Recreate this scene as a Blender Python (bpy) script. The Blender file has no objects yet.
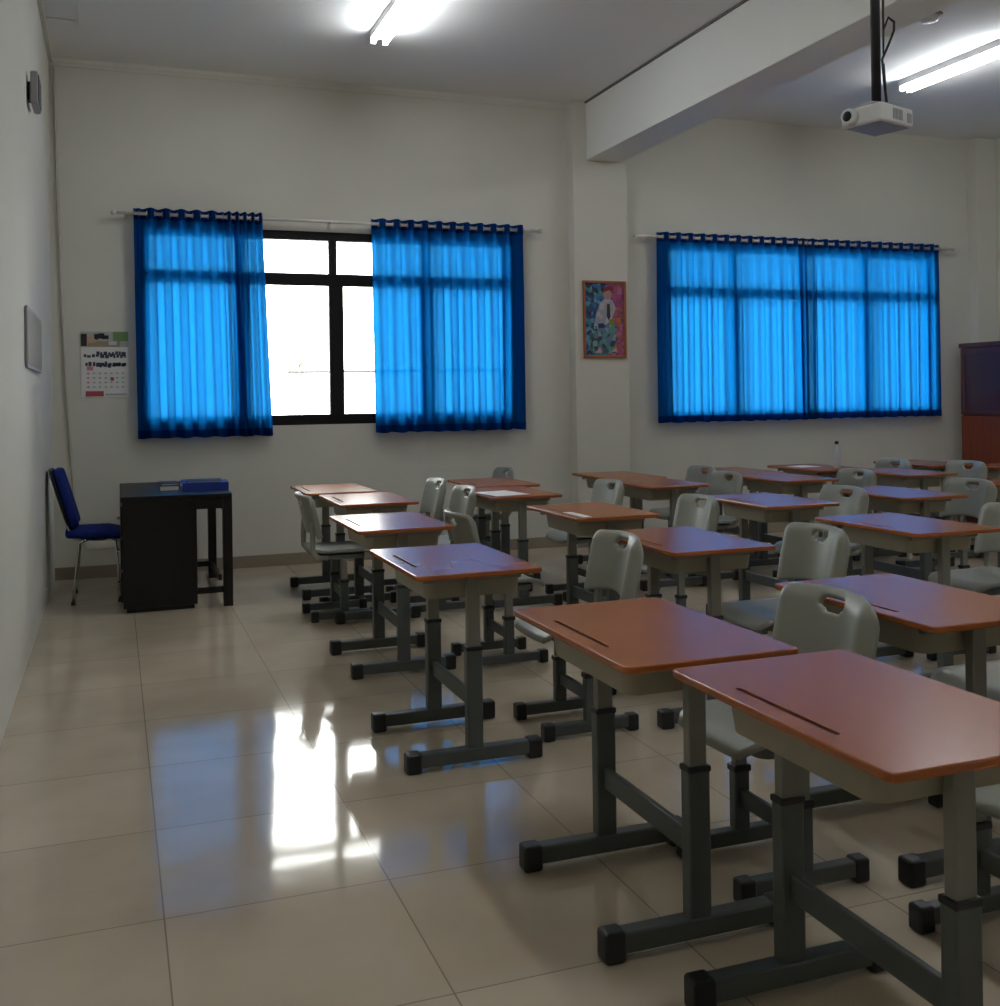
import bpy, bmesh, math, random
from mathutils import Vector, Matrix
from math import pi, sin, cos, sqrt, radians

SC = bpy.context.scene
COL = SC.collection
random.seed(7)

# ------------------------------------------------------------------ camera
CAM_POS = (0.436, 0.0, 1.3455)
CAM_YAW, CAM_PITCH, CAM_ROLL = 0.3476, 0.0037, -0.0139
F_PX, PX, PY = 1045.39, 492.37, 393.385


def make_camera():
    cy, sy = cos(CAM_YAW), sin(CAM_YAW)
    fw = Vector((sy * cos(CAM_PITCH), cy * cos(CAM_PITCH), sin(CAM_PITCH)))
    rt = Vector((cy, -sy, 0))
    up = rt.cross(fw)
    r = cos(CAM_ROLL) * rt + sin(CAM_ROLL) * up
    u = -sin(CAM_ROLL) * rt + cos(CAM_ROLL) * up
    cam = bpy.data.cameras.new('camera')
    ob = bpy.data.objects.new('camera', cam)
    COL.objects.link(ob)
    m = Matrix(((r.x, u.x, -fw.x, CAM_POS[0]), (r.y, u.y, -fw.y, CAM_POS[1]),
                (r.z, u.z, -fw.z, CAM_POS[2]), (0, 0, 0, 1)))
    ob.matrix_world = m
    cam.sensor_fit = 'HORIZONTAL'
    cam.sensor_width = 36.0
    cam.lens = 36.0 * F_PX / 1000.0
    cam.shift_x = (500 - PX) / 1000.0
    cam.shift_y = -(503 - PY) / 1000.0
    cam.clip_start = 0.02
    SC.camera = ob


make_camera()

# ------------------------------------------------------------------ world, exposure
SKY = 8.0
TUBE = 31.0
w = bpy.data.worlds.new('sky')
SC.world = w
w.use_nodes = True
bg = w.node_tree.nodes['Background']
bg.inputs[0].default_value = (1.0, 0.985, 0.96, 1)
bg.inputs[1].default_value = SKY
SC.view_settings.view_transform = 'Standard'
SC.view_settings.look = 'None'
SC.view_settings.exposure = 0.9
SC.view_settings.gamma = 1.0
SC.view_settings.use_curve_mapping = False
SC.cycles.use_denoising = True
SC.cycles.denoising_prefilter = 'ACCURATE'
SC.cycles.denoising_input_passes = 'RGB_ALBEDO_NORMAL'
SC.cycles.max_bounces = 10
SC.cycles.diffuse_bounces = 6
SC.cycles.glossy_bounces = 5
SC.cycles.transparent_max_bounces = 12
SC.cycles.sample_clamp_indirect = 6.0

# room dimensions (metres): X along the window wall, Y towards it
RX, RY, RZ = 9.15, 8.607, 3.976
RY0 = -1.4


def portal(name, x0, x1, z0, z1):
    l = bpy.data.lights.new(name, 'AREA')
    l.shape = 'RECTANGLE'
    l.size = x1 - x0
    l.size_y = z1 - z0
    l.cycles.is_portal = True
    o = bpy.data.objects.new(name, l)
    COL.objects.link(o)
    o.location = ((x0 + x1) / 2, RY + 0.17, (z0 + z1) / 2)
    o.rotation_euler = (radians(-90), 0, 0)


W1 = (0.65, 3.75, 1.14, 2.735)
W2 = (5.27, 8.43, 1.10, 2.77)
portal('window_daylight', *W1)
portal('window_daylight', *W2)


# ------------------------------------------------------------------ materials
def mat(name, col, rough=0.5, metal=0.0, spec=0.5, noise=None, bump=0.0, bscale=60.0, emit=None, coat=0.0):
    m = bpy.data.materials.new(name)
    m.use_nodes = True
    nt = m.node_tree
    b = nt.nodes['Principled BSDF']
    b.inputs['Base Color'].default_value = (*col, 1)
    b.inputs['Roughness'].default_value = rough
    b.inputs['Metallic'].default_value = metal
    b.inputs['Specular IOR Level'].default_value = spec
    b.inputs['Coat Weight'].default_value = coat
    tc = nt.nodes.new('ShaderNodeTexCoord')
    if noise:
        scale, amt = noise
        n = nt.nodes.new('ShaderNodeTexNoise')
        n.inputs['Scale'].default_value = scale
        n.inputs['Detail'].default_value = 4
        nt.links.new(tc.outputs['Object'], n.inputs['Vector'])
        cr = nt.nodes.new('ShaderNodeMix')
        cr.data_type = 'RGBA'
        cr.inputs['A'].default_value = (*[c * (1 - amt) for c in col], 1)
        cr.inputs['B'].default_value = (*[min(1, c * (1 + amt)) for c in col], 1)
        nt.links.new(n.outputs['Fac'], cr.inputs['Factor'])
        nt.links.new(cr.outputs['Result'], b.inputs['Base Color'])
    if bump:
        n2 = nt.nodes.new('ShaderNodeTexNoise')
        n2.inputs['Scale'].default_value = bscale
        nt.links.new(tc.outputs['Object'], n2.inputs['Vector'])
        bp = nt.nodes.new('ShaderNodeBump')
        bp.inputs['Strength'].default_value = bump
        bp.inputs['Distance'].default_value = 0.01
        nt.links.new(n2.outputs['Fac'], bp.inputs['Height'])
        nt.links.new(bp.outputs['Normal'], b.inputs['Normal'])
    if emit:
        b.inputs['Emission Color'].default_value = (*emit[0], 1)
        b.inputs['Emission Strength'].default_value = emit[1]
    return m


def floor_material():
    m = bpy.data.materials.new('polished_floor_tile')
    m.use_nodes = True
    nt = m.node_tree
    b = nt.nodes['Principled BSDF']
    tc = nt.nodes.new('ShaderNodeTexCoord')
    mp = nt.nodes.new('ShaderNodeMapping')
    mp.inputs['Location'].default_value = (-1.144, -2.86, 0)
    nt.links.new(tc.outputs['Object'], mp.inputs['Vector'])
    br = nt.nodes.new('ShaderNodeTexBrick')
    br.offset = 0.0
    br.inputs['Scale'].default_value = 1.0
    br.inputs['Brick Width'].default_value = 0.6
    br.inputs['Row Height'].default_value = 0.6
    br.inputs['Mortar Size'].default_value = 0.0022
    br.inputs['Mortar Smooth'].default_value = 0.1
    br.inputs['Color1'].default_value = (0.56, 0.475, 0.365, 1)
    br.inputs['Color2'].default_value = (0.61, 0.52, 0.40, 1)
    br.inputs['Mortar'].default_value = (0.31, 0.26, 0.20, 1)
    nt.links.new(mp.outputs['Vector'], br.inputs['Vector'])
    n = nt.nodes.new('ShaderNodeTexNoise')
    n.inputs['Scale'].default_value = 2.2
    n.inputs['Detail'].default_value = 6
    nt.links.new(tc.outputs['Object'], n.inputs['Vector'])
    mx = nt.nodes.new('ShaderNodeMix')
    mx.data_type = 'RGBA'
    mx.blend_type = 'MULTIPLY'
    mx.inputs['Factor'].default_value = 0.35
    cr = nt.nodes.new('ShaderNodeValToRGB')
    cr.color_ramp.elements[0].position = 0.35
    cr.color_ramp.elements[0].color = (0.62, 0.58, 0.52, 1)
    cr.color_ramp.elements[1].position = 0.65
    nt.links.new(n.outputs['Fac'], cr.inputs['Fac'])
    nt.links.new(br.outputs['Color'], mx.inputs['A'])
    nt.links.new(cr.outputs['Color'], mx.inputs['B'])
    nt.links.new(mx.outputs['Result'], b.inputs['Base Color'])
    b.inputs['Roughness'].default_value = 0.07
    b.inputs['Specular IOR Level'].default_value = 0.5
    n3 = nt.nodes.new('ShaderNodeTexNoise')
    n3.inputs['Scale'].default_value = 3.0
    nt.links.new(tc.outputs['Object'], n3.inputs['Vector'])
    bp = nt.nodes.new('ShaderNodeBump')
    bp.inputs['Strength'].default_value = 0.06
    bp.inputs['Distance'].default_value = 0.02
    nt.links.new(n3.outputs['Fac'], bp.inputs['Height'])
    nt.links.new(bp.outputs['Normal'], b.inputs['Normal'])
    return m


def wood_material(name, c1, c2, rough, axis='Y', scale=1.0):
    m = bpy.data.materials.new(name)
    m.use_nodes = True
    nt = m.node_tree
    b = nt.nodes['Principled BSDF']
    tc = nt.nodes.new('ShaderNodeTexCoord')
    oi = nt.nodes.new('ShaderNodeObjectInfo')
    add = nt.nodes.new('ShaderNodeVectorMath')
    add.operation = 'ADD'
    sc = nt.nodes.new('ShaderNodeVectorMath')
    sc.operation = 'SCALE'
    sc.inputs[0].default_value = (3, 7, 5)
    nt.links.new(oi.outputs['Random'], sc.inputs['Scale'])
    nt.links.new(tc.outputs['Object'], add.inputs[0])
    nt.links.new(sc.outputs['Vector'], add.inputs[1])
    mp = nt.nodes.new('ShaderNodeMapping')
    s = {'X': (2, 26, 26), 'Y': (26, 2, 26), 'Z': (26, 26, 2)}[axis]
    mp.inputs['Scale'].default_value = [v * scale for v in s]
    nt.links.new(add.outputs['Vector'], mp.inputs['Vector'])
    n = nt.nodes.new('ShaderNodeTexNoise')
    n.inputs['Scale'].default_value = 1.0
    n.inputs['Detail'].default_value = 5
    n.inputs['Distortion'].default_value = 0.6
    nt.links.new(mp.outputs['Vector'], n.inputs['Vector'])
    cr = nt.nodes.new('ShaderNodeValToRGB')
    cr.color_ramp.elements[0].position = 0.3
    cr.color_ramp.elements[0].color = (*c1, 1)
    cr.color_ramp.elements[1].position = 0.7
    cr.color_ramp.elements[1].color = (*c2, 1)
    nt.links.new(n.outputs['Fac'], cr.inputs['Fac'])
    nt.links.new(cr.outputs['Color'], b.inputs['Base Color'])
    n2 = nt.nodes.new('ShaderNodeTexNoise')
    n2.inputs['Scale'].default_value = 5.0
    nt.links.new(add.outputs['Vector'], n2.inputs['Vector'])
    mr = nt.nodes.new('ShaderNodeMapRange')
    mr.inputs['To Min'].default_value = rough
    mr.inputs['To Max'].default_value = rough + 0.03
    nt.links.new(n2.outputs['Fac'], mr.inputs['Value'])
    nt.links.new(mr.outputs['Result'], b.inputs['Roughness'])
    b.inputs['Specular IOR Level'].default_value = 0.5
    return m


def curtain_material(name, diff, trans, thru, wt=0.62):
    """Thin blue cloth: reflects a little, lets light through, and is slightly see-through."""
    m = bpy.data.materials.new(name)
    m.use_nodes = True
    nt = m.node_tree
    nt.nodes.remove(nt.nodes['Principled BSDF'])
    out = nt.nodes['Material Output']
    d = nt.nodes.new('ShaderNodeBsdfDiffuse')
    d.inputs['Color'].default_value = (*diff, 1)
    t = nt.nodes.new('ShaderNodeBsdfTranslucent')
    t.inputs['Color'].default_value = (*trans, 1)
    p = nt.nodes.new('ShaderNodeBsdfTransparent')
    p.inputs['Color'].default_value = (*thru, 1)
    tc = nt.nodes.new('ShaderNodeTexCoord')
    n = nt.nodes.new('ShaderNodeTexNoise')
    n.inputs['Scale'].default_value = 9.0
    nt.links.new(tc.outputs['Object'], n.inputs['Vector'])
    mr = nt.nodes.new('ShaderNodeMapRange')
    mr.inputs['To Min'].default_value = wt - 0.05
    mr.inputs['To Max'].default_value = wt + 0.05
    nt.links.new(n.outputs['Fac'], mr.inputs['Value'])
    a = nt.nodes.new('ShaderNodeMixShader')
    nt.links.new(mr.outputs['Result'], a.inputs[0])
    nt.links.new(d.outputs[0], a.inputs[1])
    nt.links.new(t.outputs[0], a.inputs[2])
    s = nt.nodes.new('ShaderNodeAddShader')
    nt.links.new(a.outputs[0], s.inputs[0])
    nt.links.new(p.outputs[0], s.inputs[1])
    nt.links.new(s.outputs[0], out.inputs['Surface'])
    return m


def glass_material(name='window_glass', tint=(0.96, 0.98, 0.97)):
    m = bpy.data.materials.new(name)
    m.use_nodes = True
    nt = m.node_tree
    nt.nodes.remove(nt.nodes['Principled BSDF'])
    out = nt.nodes['Material Output']
    t = nt.nodes.new('ShaderNodeBsdfTransparent')
    t.inputs['Color'].default_value = (*tint, 1)
    g = nt.nodes.new('ShaderNodeBsdfGlossy')
    g.inputs['Roughness'].default_value = 0.02
    f = nt.nodes.new('ShaderNodeFresnel')
    f.inputs['IOR'].default_value = 1.45
    mx = nt.nodes.new('ShaderNodeMixShader')
    nt.links.new(f.outputs[0], mx.inputs[0])
    nt.links.new(t.outputs[0], mx.inputs[1])
    nt.links.new(g.outputs[0], mx.inputs[2])
    nt.links.new(mx.outputs[0], out.inputs['Surface'])
    return m


def emission_material(name, col, strength):
    m = bpy.data.materials.new(name)
    m.use_nodes = True
    nt = m.node_tree
    nt.nodes.remove(nt.nodes['Principled BSDF'])
    e = nt.nodes.new('ShaderNodeEmission')
    e.inputs['Color'].default_value = (*col, 1)
    e.inputs['Strength'].default_value = strength
    nt.links.new(e.outputs[0], nt.nodes['Material Output'].inputs['Surface'])
    return m


M = dict(
    wall=mat('painted_wall', (0.65, 0.64, 0.57), 0.75, spec=0.25, noise=(1.3, 0.05), bump=0.05, bscale=25),
    ceil=mat('ceiling_board', (0.80, 0.80, 0.775), 0.8, spec=0.2, noise=(0.8, 0.03)),
    beam=mat('beam_paint', (0.82, 0.82, 0.77), 0.7, spec=0.25, noise=(1.5, 0.03)),
    floor=floor_material(),
    dark_grey=mat('shadow_gap_strip', (0.16, 0.155, 0.14), 0.8, noise=(8, 0.1)),
    base=mat('skirting_tile', (0.30, 0.25, 0.19), 0.25, noise=(6, 0.1)),
    frame=mat('dark_window_frame', (0.008, 0.006, 0.006), 0.6, spec=0.2, noise=(20, 0.2)),
    glass=glass_material(),
    top=wood_material('desk_wood', (0.360, 0.1015, 0.0218), (0.370, 0.1045, 0.0230), 0.235, 'Y', 0.25),
    edge=mat('desk_edge', (0.27, 0.06, 0.02), 0.4, noise=(20, 0.1)),
    tray=mat('desk_tray_plastic', (0.30, 0.27, 0.195), 0.5, noise=(8, 0.06)),
    upper=mat('leg_upper_paint', (0.21, 0.205, 0.17), 0.45, noise=(8, 0.06)),
    lower=mat('leg_lower_paint', (0.075, 0.085, 0.08), 0.38, noise=(8, 0.08)),
    black=mat('black_plastic', (0.012, 0.012, 0.013), 0.4, noise=(30, 0.2)),
    groove=mat('groove_wood', (0.05, 0.013, 0.006), 0.5, noise=(30, 0.2)),
    chair=mat('chair_plastic', (0.27, 0.275, 0.23), 0.42, noise=(10, 0.05), bump=0.04, bscale=300),
    chair_leg=mat('chair_leg_paint', (0.13, 0.135, 0.12), 0.42, noise=(8, 0.06)),
    tdesk=mat('black_stained_wood', (0.007, 0.0055, 0.005), 0.38, spec=0.3, noise=(14, 0.3)),
    blue_fab=mat('blue_fabric', (0.008, 0.022, 0.17), 0.85, spec=0.2, noise=(120, 0.2), bump=0.2, bscale=400),
    chrome=mat('chrome', (0.62, 0.62, 0.60), 0.16, metal=1.0, noise=(5, 0.03)),
    offwhite=mat('off_white_plastic', (0.86, 0.85, 0.80), 0.45, noise=(10, 0.03)),
    white=mat('white_plastic', (0.72, 0.72, 0.72), 0.4, noise=(10, 0.03)),
    grey=mat('grey_plastic', (0.30, 0.30, 0.31), 0.45, noise=(10, 0.05)),
    rod=mat('rod_metal', (0.62, 0.60, 0.56), 0.3, metal=0.3, noise=(8, 0.04)),
    eyelet=mat('eyelet_metal', (0.80, 0.80, 0.80), 0.22, metal=0.6, noise=(8, 0.03)),
    cloth=curtain_material('blue_curtain_cloth', (0.004, 0.06, 0.30), (0.003, 0.128, 0.39), (0.001, 0.0063, 0.0108)),
    cloth2=curtain_material('blue_curtain_double_cloth', (0.004, 0.055, 0.28), (0.001, 0.045, 0.20), (0.0, 0.0006, 0.002)),
    paper=mat('white_paper', (0.75, 0.75, 0.72), 0.7, spec=0.2, noise=(20, 0.03)),
    binder=mat('blue_binder', (0.012, 0.035, 0.28), 0.4, noise=(20, 0.1)),
    navy=mat('navy_cover', (0.008, 0.012, 0.05), 0.4, noise=(20, 0.1)),
    cabwood=wood_material('cabinet_wood', (0.17, 0.030, 0.012), (0.23, 0.045, 0.018), 0.35, 'Z'),
    cabdark=wood_material('cabinet_dark_trim', (0.07, 0.018, 0.018), (0.095, 0.026, 0.024), 0.5, 'Z'),
    cabpane=mat('dark_cabinet_glass', (0.065, 0.028, 0.033), 0.5, spec=0.3, noise=(3, 0.1)),
    cable=mat('cable_cover', (0.52, 0.49, 0.43), 0.6, noise=(10, 0.05)),
    outside=mat('pale_concrete', (0.5, 0.5, 0.49), 0.8, noise=(2, 0.05)),
    eave=mat('dark_eave_boards', (0.10, 0.10, 0.10), 0.8, noise=(3, 0.1)),
    rail=mat('rail_paint', (0.05, 0.05, 0.05), 0.5, noise=(10, 0.1)),
    twig=mat('twig_green', (0.10, 0.12, 0.05), 0.7, noise=(10, 0.2)),
    tube=emission_material('lit_tube', (0.92, 0.96, 1.0), TUBE),
    fixture=mat('lamp_housing', (0.75, 0.75, 0.74), 0.4, noise=(10, 0.02)),
    glasspl=mat('clear_bottle', (0.62, 0.66, 0.68), 0.2, noise=(10, 0.05)),
    posterframe=mat('poster_frame_wood', (0.33, 0.10, 0.035), 0.4, noise=(15, 0.15)),
)


def flat(name, col, rough=0.6):
    return mat(name, col, rough, spec=0.3, noise=(40, 0.08))


# ------------------------------------------------------------------ mesh helpers
class MB:
    """Collects shapes in one bmesh and links them as ONE object."""

    def __init__(self):
        self.bm = bmesh.new()
        self.mats = []

    def mi(self, m):
        if m is None:
            return 0
        if m not in self.mats:
            self.mats.append(m)
        return self.mats.index(m)

    def _merge(self, b, m=None, smooth=False, mtx=None):
        if mtx is not None:
            bmesh.ops.transform(b, matrix=mtx, verts=b.verts)
        idx = self.mi(m)
        me = bpy.data.meshes.new('tmp')
        for f in b.faces:
            f.material_index = idx
            f.smooth = smooth
        b.to_mesh(me)
        b.free()
        self.bm.from_mesh(me)
        bpy.data.meshes.remove(me)

    def box(self, x0, x1, y0, y1, z0, z1, bev=0.0, seg=2, m=None, mtx=None):
        b = bmesh.new()
        bmesh.ops.create_cube(b, size=1.0)
        for v in b.verts:
            v.co = Vector(((x0 + x1) / 2 + v.co.x * (x1 - x0), (y0 + y1) / 2 + v.co.y * (y1 - y0),
                           (z0 + z1) / 2 + v.co.z * (z1 - z0)))
        if bev > 0:
            bmesh.ops.bevel(b, geom=list(b.edges), offset=bev, segments=seg, profile=0.5, affect='EDGES')
        self._merge(b, m, False, mtx)
        return self

    def prism(self, pts, z0, z1, m=None, mtx=None, bev=0.0, smooth=False):
        """polygon (list of xy) extruded from z0 to z1"""
        b = bmesh.new()
        lo = [b.verts.new((x, y, z0)) for x, y in pts]
        hi = [b.verts.new((x, y, z1)) for x, y in pts]
        n = len(pts)
        b.faces.new(list(reversed(lo)))
        b.faces.new(hi)
        for i in range(n):
            b.faces.new((lo[i], lo[(i + 1) % n], hi[(i + 1) % n], hi[i]))
        bmesh.ops.recalc_face_normals(b, faces=b.faces)
        if bev:
            ed = [e for e in b.edges if abs(e.verts[0].co.z - e.verts[1].co.z) < 1e-6]
            bmesh.ops.bevel(b, geom=ed, offset=bev, segments=2, profile=0.5, affect='EDGES')
        self._merge(b, m, smooth, mtx)
        return self

    def tube(self, pts, r, n=10, m=None, smooth=True, mtx=None):
        b = bmesh.new()
        P = [Vector(p) for p in pts]
        rs = r if isinstance(r, (list, tuple)) else [r] * len(P)
        rings = []
        nrm = None
        for i, p in enumerate(P):
            if i == 0:
                d = P[1] - P[0]
            elif i == len(P) - 1:
                d = P[-1] - P[-2]
            else:
                d = (P[i + 1] - p).normalized() + (p - P[i - 1]).normalized()
            d.normalize()
            if nrm is None:
                a = Vector((0, 0, 1)) if abs(d.z) < 0.9 else Vector((1, 0, 0))
                nrm = d.cross(a).normalized()
            else:
                nrm = (nrm - d * nrm.dot(d)).normalized()
            bi = d.cross(nrm)
            rings.append([b.verts.new(p + (nrm * cos(2 * pi * k / n) + bi * sin(2 * pi * k / n)) * rs[i]) for k in range(n)])
        for i in range(len(P) - 1):
            for k in range(n):
                b.faces.new((rings[i][k], rings[i][(k + 1) % n], rings[i + 1][(k + 1) % n], rings[i + 1][k]))
        b.faces.new(list(reversed(rings[0])))
        b.faces.new(rings[-1])
        bmesh.ops.recalc_face_normals(b, faces=b.faces)
        self._merge(b, m, smooth, mtx)
        return self

    def lathe(self, prof, n=20, m=None, mtx=None, smooth=True):
        """profile of (radius, z) revolved about Z"""
        b = bmesh.new()
        rings = []
        for rr, z in prof:
            rings.append([b.verts.new((rr * cos(2 * pi * k / n), rr * sin(2 * pi * k / n), z)) for k in range(n)])
        for i in range(len(prof) - 1):
            for k in range(n):
                b.faces.new((rings[i][k], rings[i][(k + 1) % n], rings[i + 1][(k + 1) % n], rings[i + 1][k]))
        b.faces.new(list(reversed(rings[0])))
        b.faces.new(rings[-1])
        bmesh.ops.recalc_face_normals(b, faces=b.faces)
        self._merge(b, m, smooth, mtx)
        return self

    def torus(self, c, R, r, axis='X', n=18, k=8, m=None):
        b = bmesh.new()
        rings = []
        for i in range(n):
            a = 2 * pi * i / n
            ring = []
            for j in range(k):
                t = 2 * pi * j / k
                q = R + r * cos(t)
                p = (q * cos(a), q * sin(a), r * sin(t))
                p = {'Z': p, 'X': (p[2], p[0], p[1]), 'Y': (p[0], p[2], p[1])}[axis]
                ring.append(b.verts.new((p[0] + c[0], p[1] + c[1], p[2] + c[2])))
            rings.append(ring)
        for i in range(n):
            for j in range(k):
                b.faces.new((rings[i][j], rings[(i + 1) % n][j], rings[(i + 1) % n][(j + 1) % k], rings[i][(j + 1) % k]))
        bmesh.ops.recalc_face_normals(b, faces=b.faces)
        self._merge(b, m, True)
        return self

    def grid(self, fn, nu, nv, m=None, smooth=True, skip=None):
        b = bmesh.new()
        V = [[b.verts.new(fn(i / nu, j / nv)) for j in range(nv + 1)] for i in range(nu + 1)]
        for i in range(nu):
            for j in range(nv):
                if skip and skip(i, j):
                    continue
                b.faces.new((V[i][j], V[i + 1][j], V[i + 1][j + 1], V[i][j + 1]))
        self._merge(b, m, smooth)
        return self

    def build(self, name, m=None, parent=None, loc=(0, 0, 0), rotz=0.0):
        me = bpy.data.meshes.new(name)
        self.bm.to_mesh(me)
        self.bm.free()
        if m is not None and not self.mats:
            me.materials.append(m)
        for q in self.mats:
            me.materials.append(q)
        o = bpy.data.objects.new(name, me)
        COL.objects.link(o)
        o.location = loc
        o.rotation_euler = (0, 0, rotz)
        if parent is not None:
            o.parent = parent
        return o


def solidify(o, t, offset=0.0, sub=0):
    """bake a solidify (and subdivision) into the mesh"""
    md = o.modifiers.new('s', 'SOLIDIFY')
    md.thickness = t
    md.offset = offset
    if sub:
        s = o.modifiers.new('u', 'SUBSURF')
        s.levels = sub
        s.render_levels = sub
    bake(o)


def bake(o):
    dg = bpy.context.evaluated_depsgraph_get()
    dg.update()
    me = bpy.data.meshes.new_from_object(o.evaluated_get(dg))
    o.modifiers.clear()
    old = o.data
    o.data = me
    me.name = o.name
    bpy.data.meshes.remove(old)
    for p in me.polygons:
        p.use_smooth = True


def tag(o, label, cat, group=None):
    o['label'] = label
    o['category'] = cat
    if group:
        o['group'] = group
    return o


def thing(name, label, cat, loc=(0, 0, 0), rotz=0.0, group=None):
    o = bpy.data.objects.new(name, None)
    o.empty_display_size = 0.1
    COL.objects.link(o)
    o.location = loc
    o.rotation_euler = (0, 0, rotz)
    return tag(o, label, cat, group)


def struct(o):
    o['kind'] = 'structure'
    return o


def children_of(o):
    return [c for c in COL.objects if c.parent == o]


def dup(root, loc, rotz, label):
    """copy a thing with its parts and their sub-parts"""
    def rec(o, parent):
        c = o.copy()
        COL.objects.link(c)
        if parent is not None:
            c.parent = parent
        for ch in children_of(o):
            rec(ch, c)
        return c
    r = rec(root, None)
    r.location = loc
    r.rotation_euler = (0, 0, rotz)
    r['label'] = label
    return r


def rrect(x0, x1, y0, y1, r, n=6):
    pts = []
    for cx, cy, a0 in ((x1 - r, y1 - r, 0), (x0 + r, y1 - r, 90), (x0 + r, y0 + r, 180), (x1 - r, y0 + r, 270)):
        for k in range(n + 1):
            a = radians(a0 + 90 * k / n)
            pts.append((cx + r * cos(a), cy + r * sin(a)))
    return pts


# ------------------------------------------------------------------ the room
struct(MB().box(-0.2, RX + 0.2, RY0 - 0.2, RY + 0.2, -0.15, 0).build('floor', M['floor']))
struct(MB().box(-0.2, RX + 0.2, RY0 - 0.2, RY + 0.2, RZ, RZ + 0.15).build('ceiling', M['ceil']))
struct(MB().box(-0.2, 0, RY0 - 0.2, RY + 0.2, 0, RZ).build('wall_left', M['wall']))
struct(MB().box(RX, RX + 0.2, RY0 - 0.2, RY + 0.2, 0, RZ).build('wall_right', M['wall']))
struct(MB().box(0, RX, RY0 - 0.2, RY0, 0, RZ).build('wall_front', M['wall']))
wb = MB()
T = 0.18
wb.box(0, W1[0], RY, RY + T, 0, RZ)
wb.box(W1[1], W2[0], RY, RY + T, 0, RZ)
wb.box(W2[1], RX, RY, RY + T, 0, RZ)
for W in (W1, W2):
    wb.box(W[0], W[1], RY, RY + T, 0, W[2])
    wb.box(W[0], W[1], RY, RY + T, W[3], RZ)
struct(wb.build('wall_back', M['wall']))
# columns, beam, cornice, skirting
struct(MB().box(4.30, 4.83, RY - 0.13, RY - 0.001, 0.0, 3.45, 0.006).box(4.30, 4.43, RY - 0.129, RY - 0.001, 3.44, RZ - 0.001)
       .build('trim_1', M['wall']))
struct(MB().box(8.88, RX - 0.001, RY - 0.13, RY - 0.001, 0.0, RZ - 0.001, 0.006).build('trim_2', M['wall']))
struct(MB().box(4.435, 4.775, RY0 + 0.001, RY - 0.10, 3.455, RZ - 0.001, 0.006).build('trim_3', M['beam']))
cor = MB()
cor.box(0.03, 4.30, RY - 0.03, RY - 0.001, RZ - 0.035, RZ - 0.001)
cor.box(0.03, 4.30, RY - 0.018, RY - 0.001, RZ - 0.06, RZ - 0.035)
cor.box(0.001, 0.03, RY0 + 0.01, RY - 0.001, RZ - 0.035, RZ - 0.001)
struct(cor.build('trim_4', M['wall']))
struct(MB().box(4.42, 4.434, RY0 + 0.01, RY - 0.131, RZ - 0.018, RZ - 0.001).build('beam_shadow_strip', M['dark_grey']))  # dark strip painted in as the shadow line where beam meets ceiling
# ceiling access strip near the left wall
hs = MB()
hs.box(0.0312, 0.24, 7.70, 7.735, RZ - 0.012, RZ - 0.001)
hs.box(0.22, 0.25, 4.6, 7.735, RZ - 0.012, RZ - 0.001)
struct(hs.build('trim_5', M['ceil']))
bb = MB()
for x0, x1 in ((0.0, 4.30), (4.83, 8.88)):
    bb.box(x0 + 0.001, x1, RY - 0.014, RY - 0.001, 0.0, 0.095, 0.003)
bb.box(4.29, 4.84, RY - 0.144, RY - 0.131, 0.0, 0.095, 0.003)
struct(bb.build('baseboard_back', M['base']))
struct(MB().box(RX - 0.014, RX - 0.001, RY0 + 0.02, RY - 0.15, 0, 0.095, 0.003).build('baseboard_right', M['base']))
# outside: ground, roof overhang
struct(MB().box(-12, 22, RY + 0.21, 40, -0.3, -0.1).build('ground', M['outside']))
struct(MB().box(-1.0, 10.5, RY + T + 0.03, RY + 1.05, 2.93, 3.08).build('trim_6', M['eave']))


# ------------------------------------------------------------------ windows
def window(name, W, mull_lo, mull_up, tz):
    x0, x1, z0, z1 = W
    ya, yb = RY + 0.015, RY + 0.075
    f = MB()
    f.box(x0, x1, ya, yb, z0, z0 + 0.085)
    f.box(x0, x1, ya, yb, z1 - 0.07, z1)
    f.box(x0, x0 + 0.06, ya, yb, z0 + 0.085, z1 - 0.07)
    f.box(x1 - 0.06, x1, ya, yb, z0 + 0.085, z1 - 0.07)
    fr = struct(f.build(name, M['frame']))
    MB().box(x0 + 0.06, x1 - 0.06, ya + 0.002, yb - 0.002, tz[0], tz[1], 0.003).build('transom', M['frame'], fr)
    for mx in mull_lo:
        MB().box(mx - 0.06, mx + 0.06, ya + 0.003, yb - 0.003, z0 + 0.085, tz[0], 0.004).build('mullion', M['frame'], fr)
    for mx in mull_up:
        MB().box(mx - 0.033, mx + 0.033, ya + 0.003, yb - 0.003, tz[1], z1 - 0.07, 0.004).build('mullion', M['frame'], fr)
    for (lst, hw, a, b) in ((mull_lo, 0.06, z0 + 0.085, tz[0]), (mull_up, 0.033, tz[1], z1 - 0.07)):
        xs = [x0 + 0.06 - hw] + list(lst) + [x1 - 0.06 + hw]
        for i in range(len(xs) - 1):
            MB().box(xs[i] + hw, xs[i + 1] - hw, ya + 0.028, ya + 0.032, a, b).build('pane', M['glass'], fr)
    return fr


window('window_1', W1, (1.42, 2.19, 2.98), (1.41, 2.165, 2.98), (2.29, 2.39))
win2 = window('window_2', W2, (6.04, 6.83, 7.58), (6.04, 6.83, 7.58), (2.265, 2.36))
# burglar bars outside the top left pane of window 2
for k in range(5):
    MB().tube([(5.42 + k * 0.115, RY + 0.13, 2.36), (5.42 + k * 0.115, RY + 0.13, 2.70)], 0.008, 6).build('bar', M['frame'], win2)


# ------------------------------------------------------------------ curtains
ROD_Y = RY - 0.085
ROD_Z = 2.805


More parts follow.
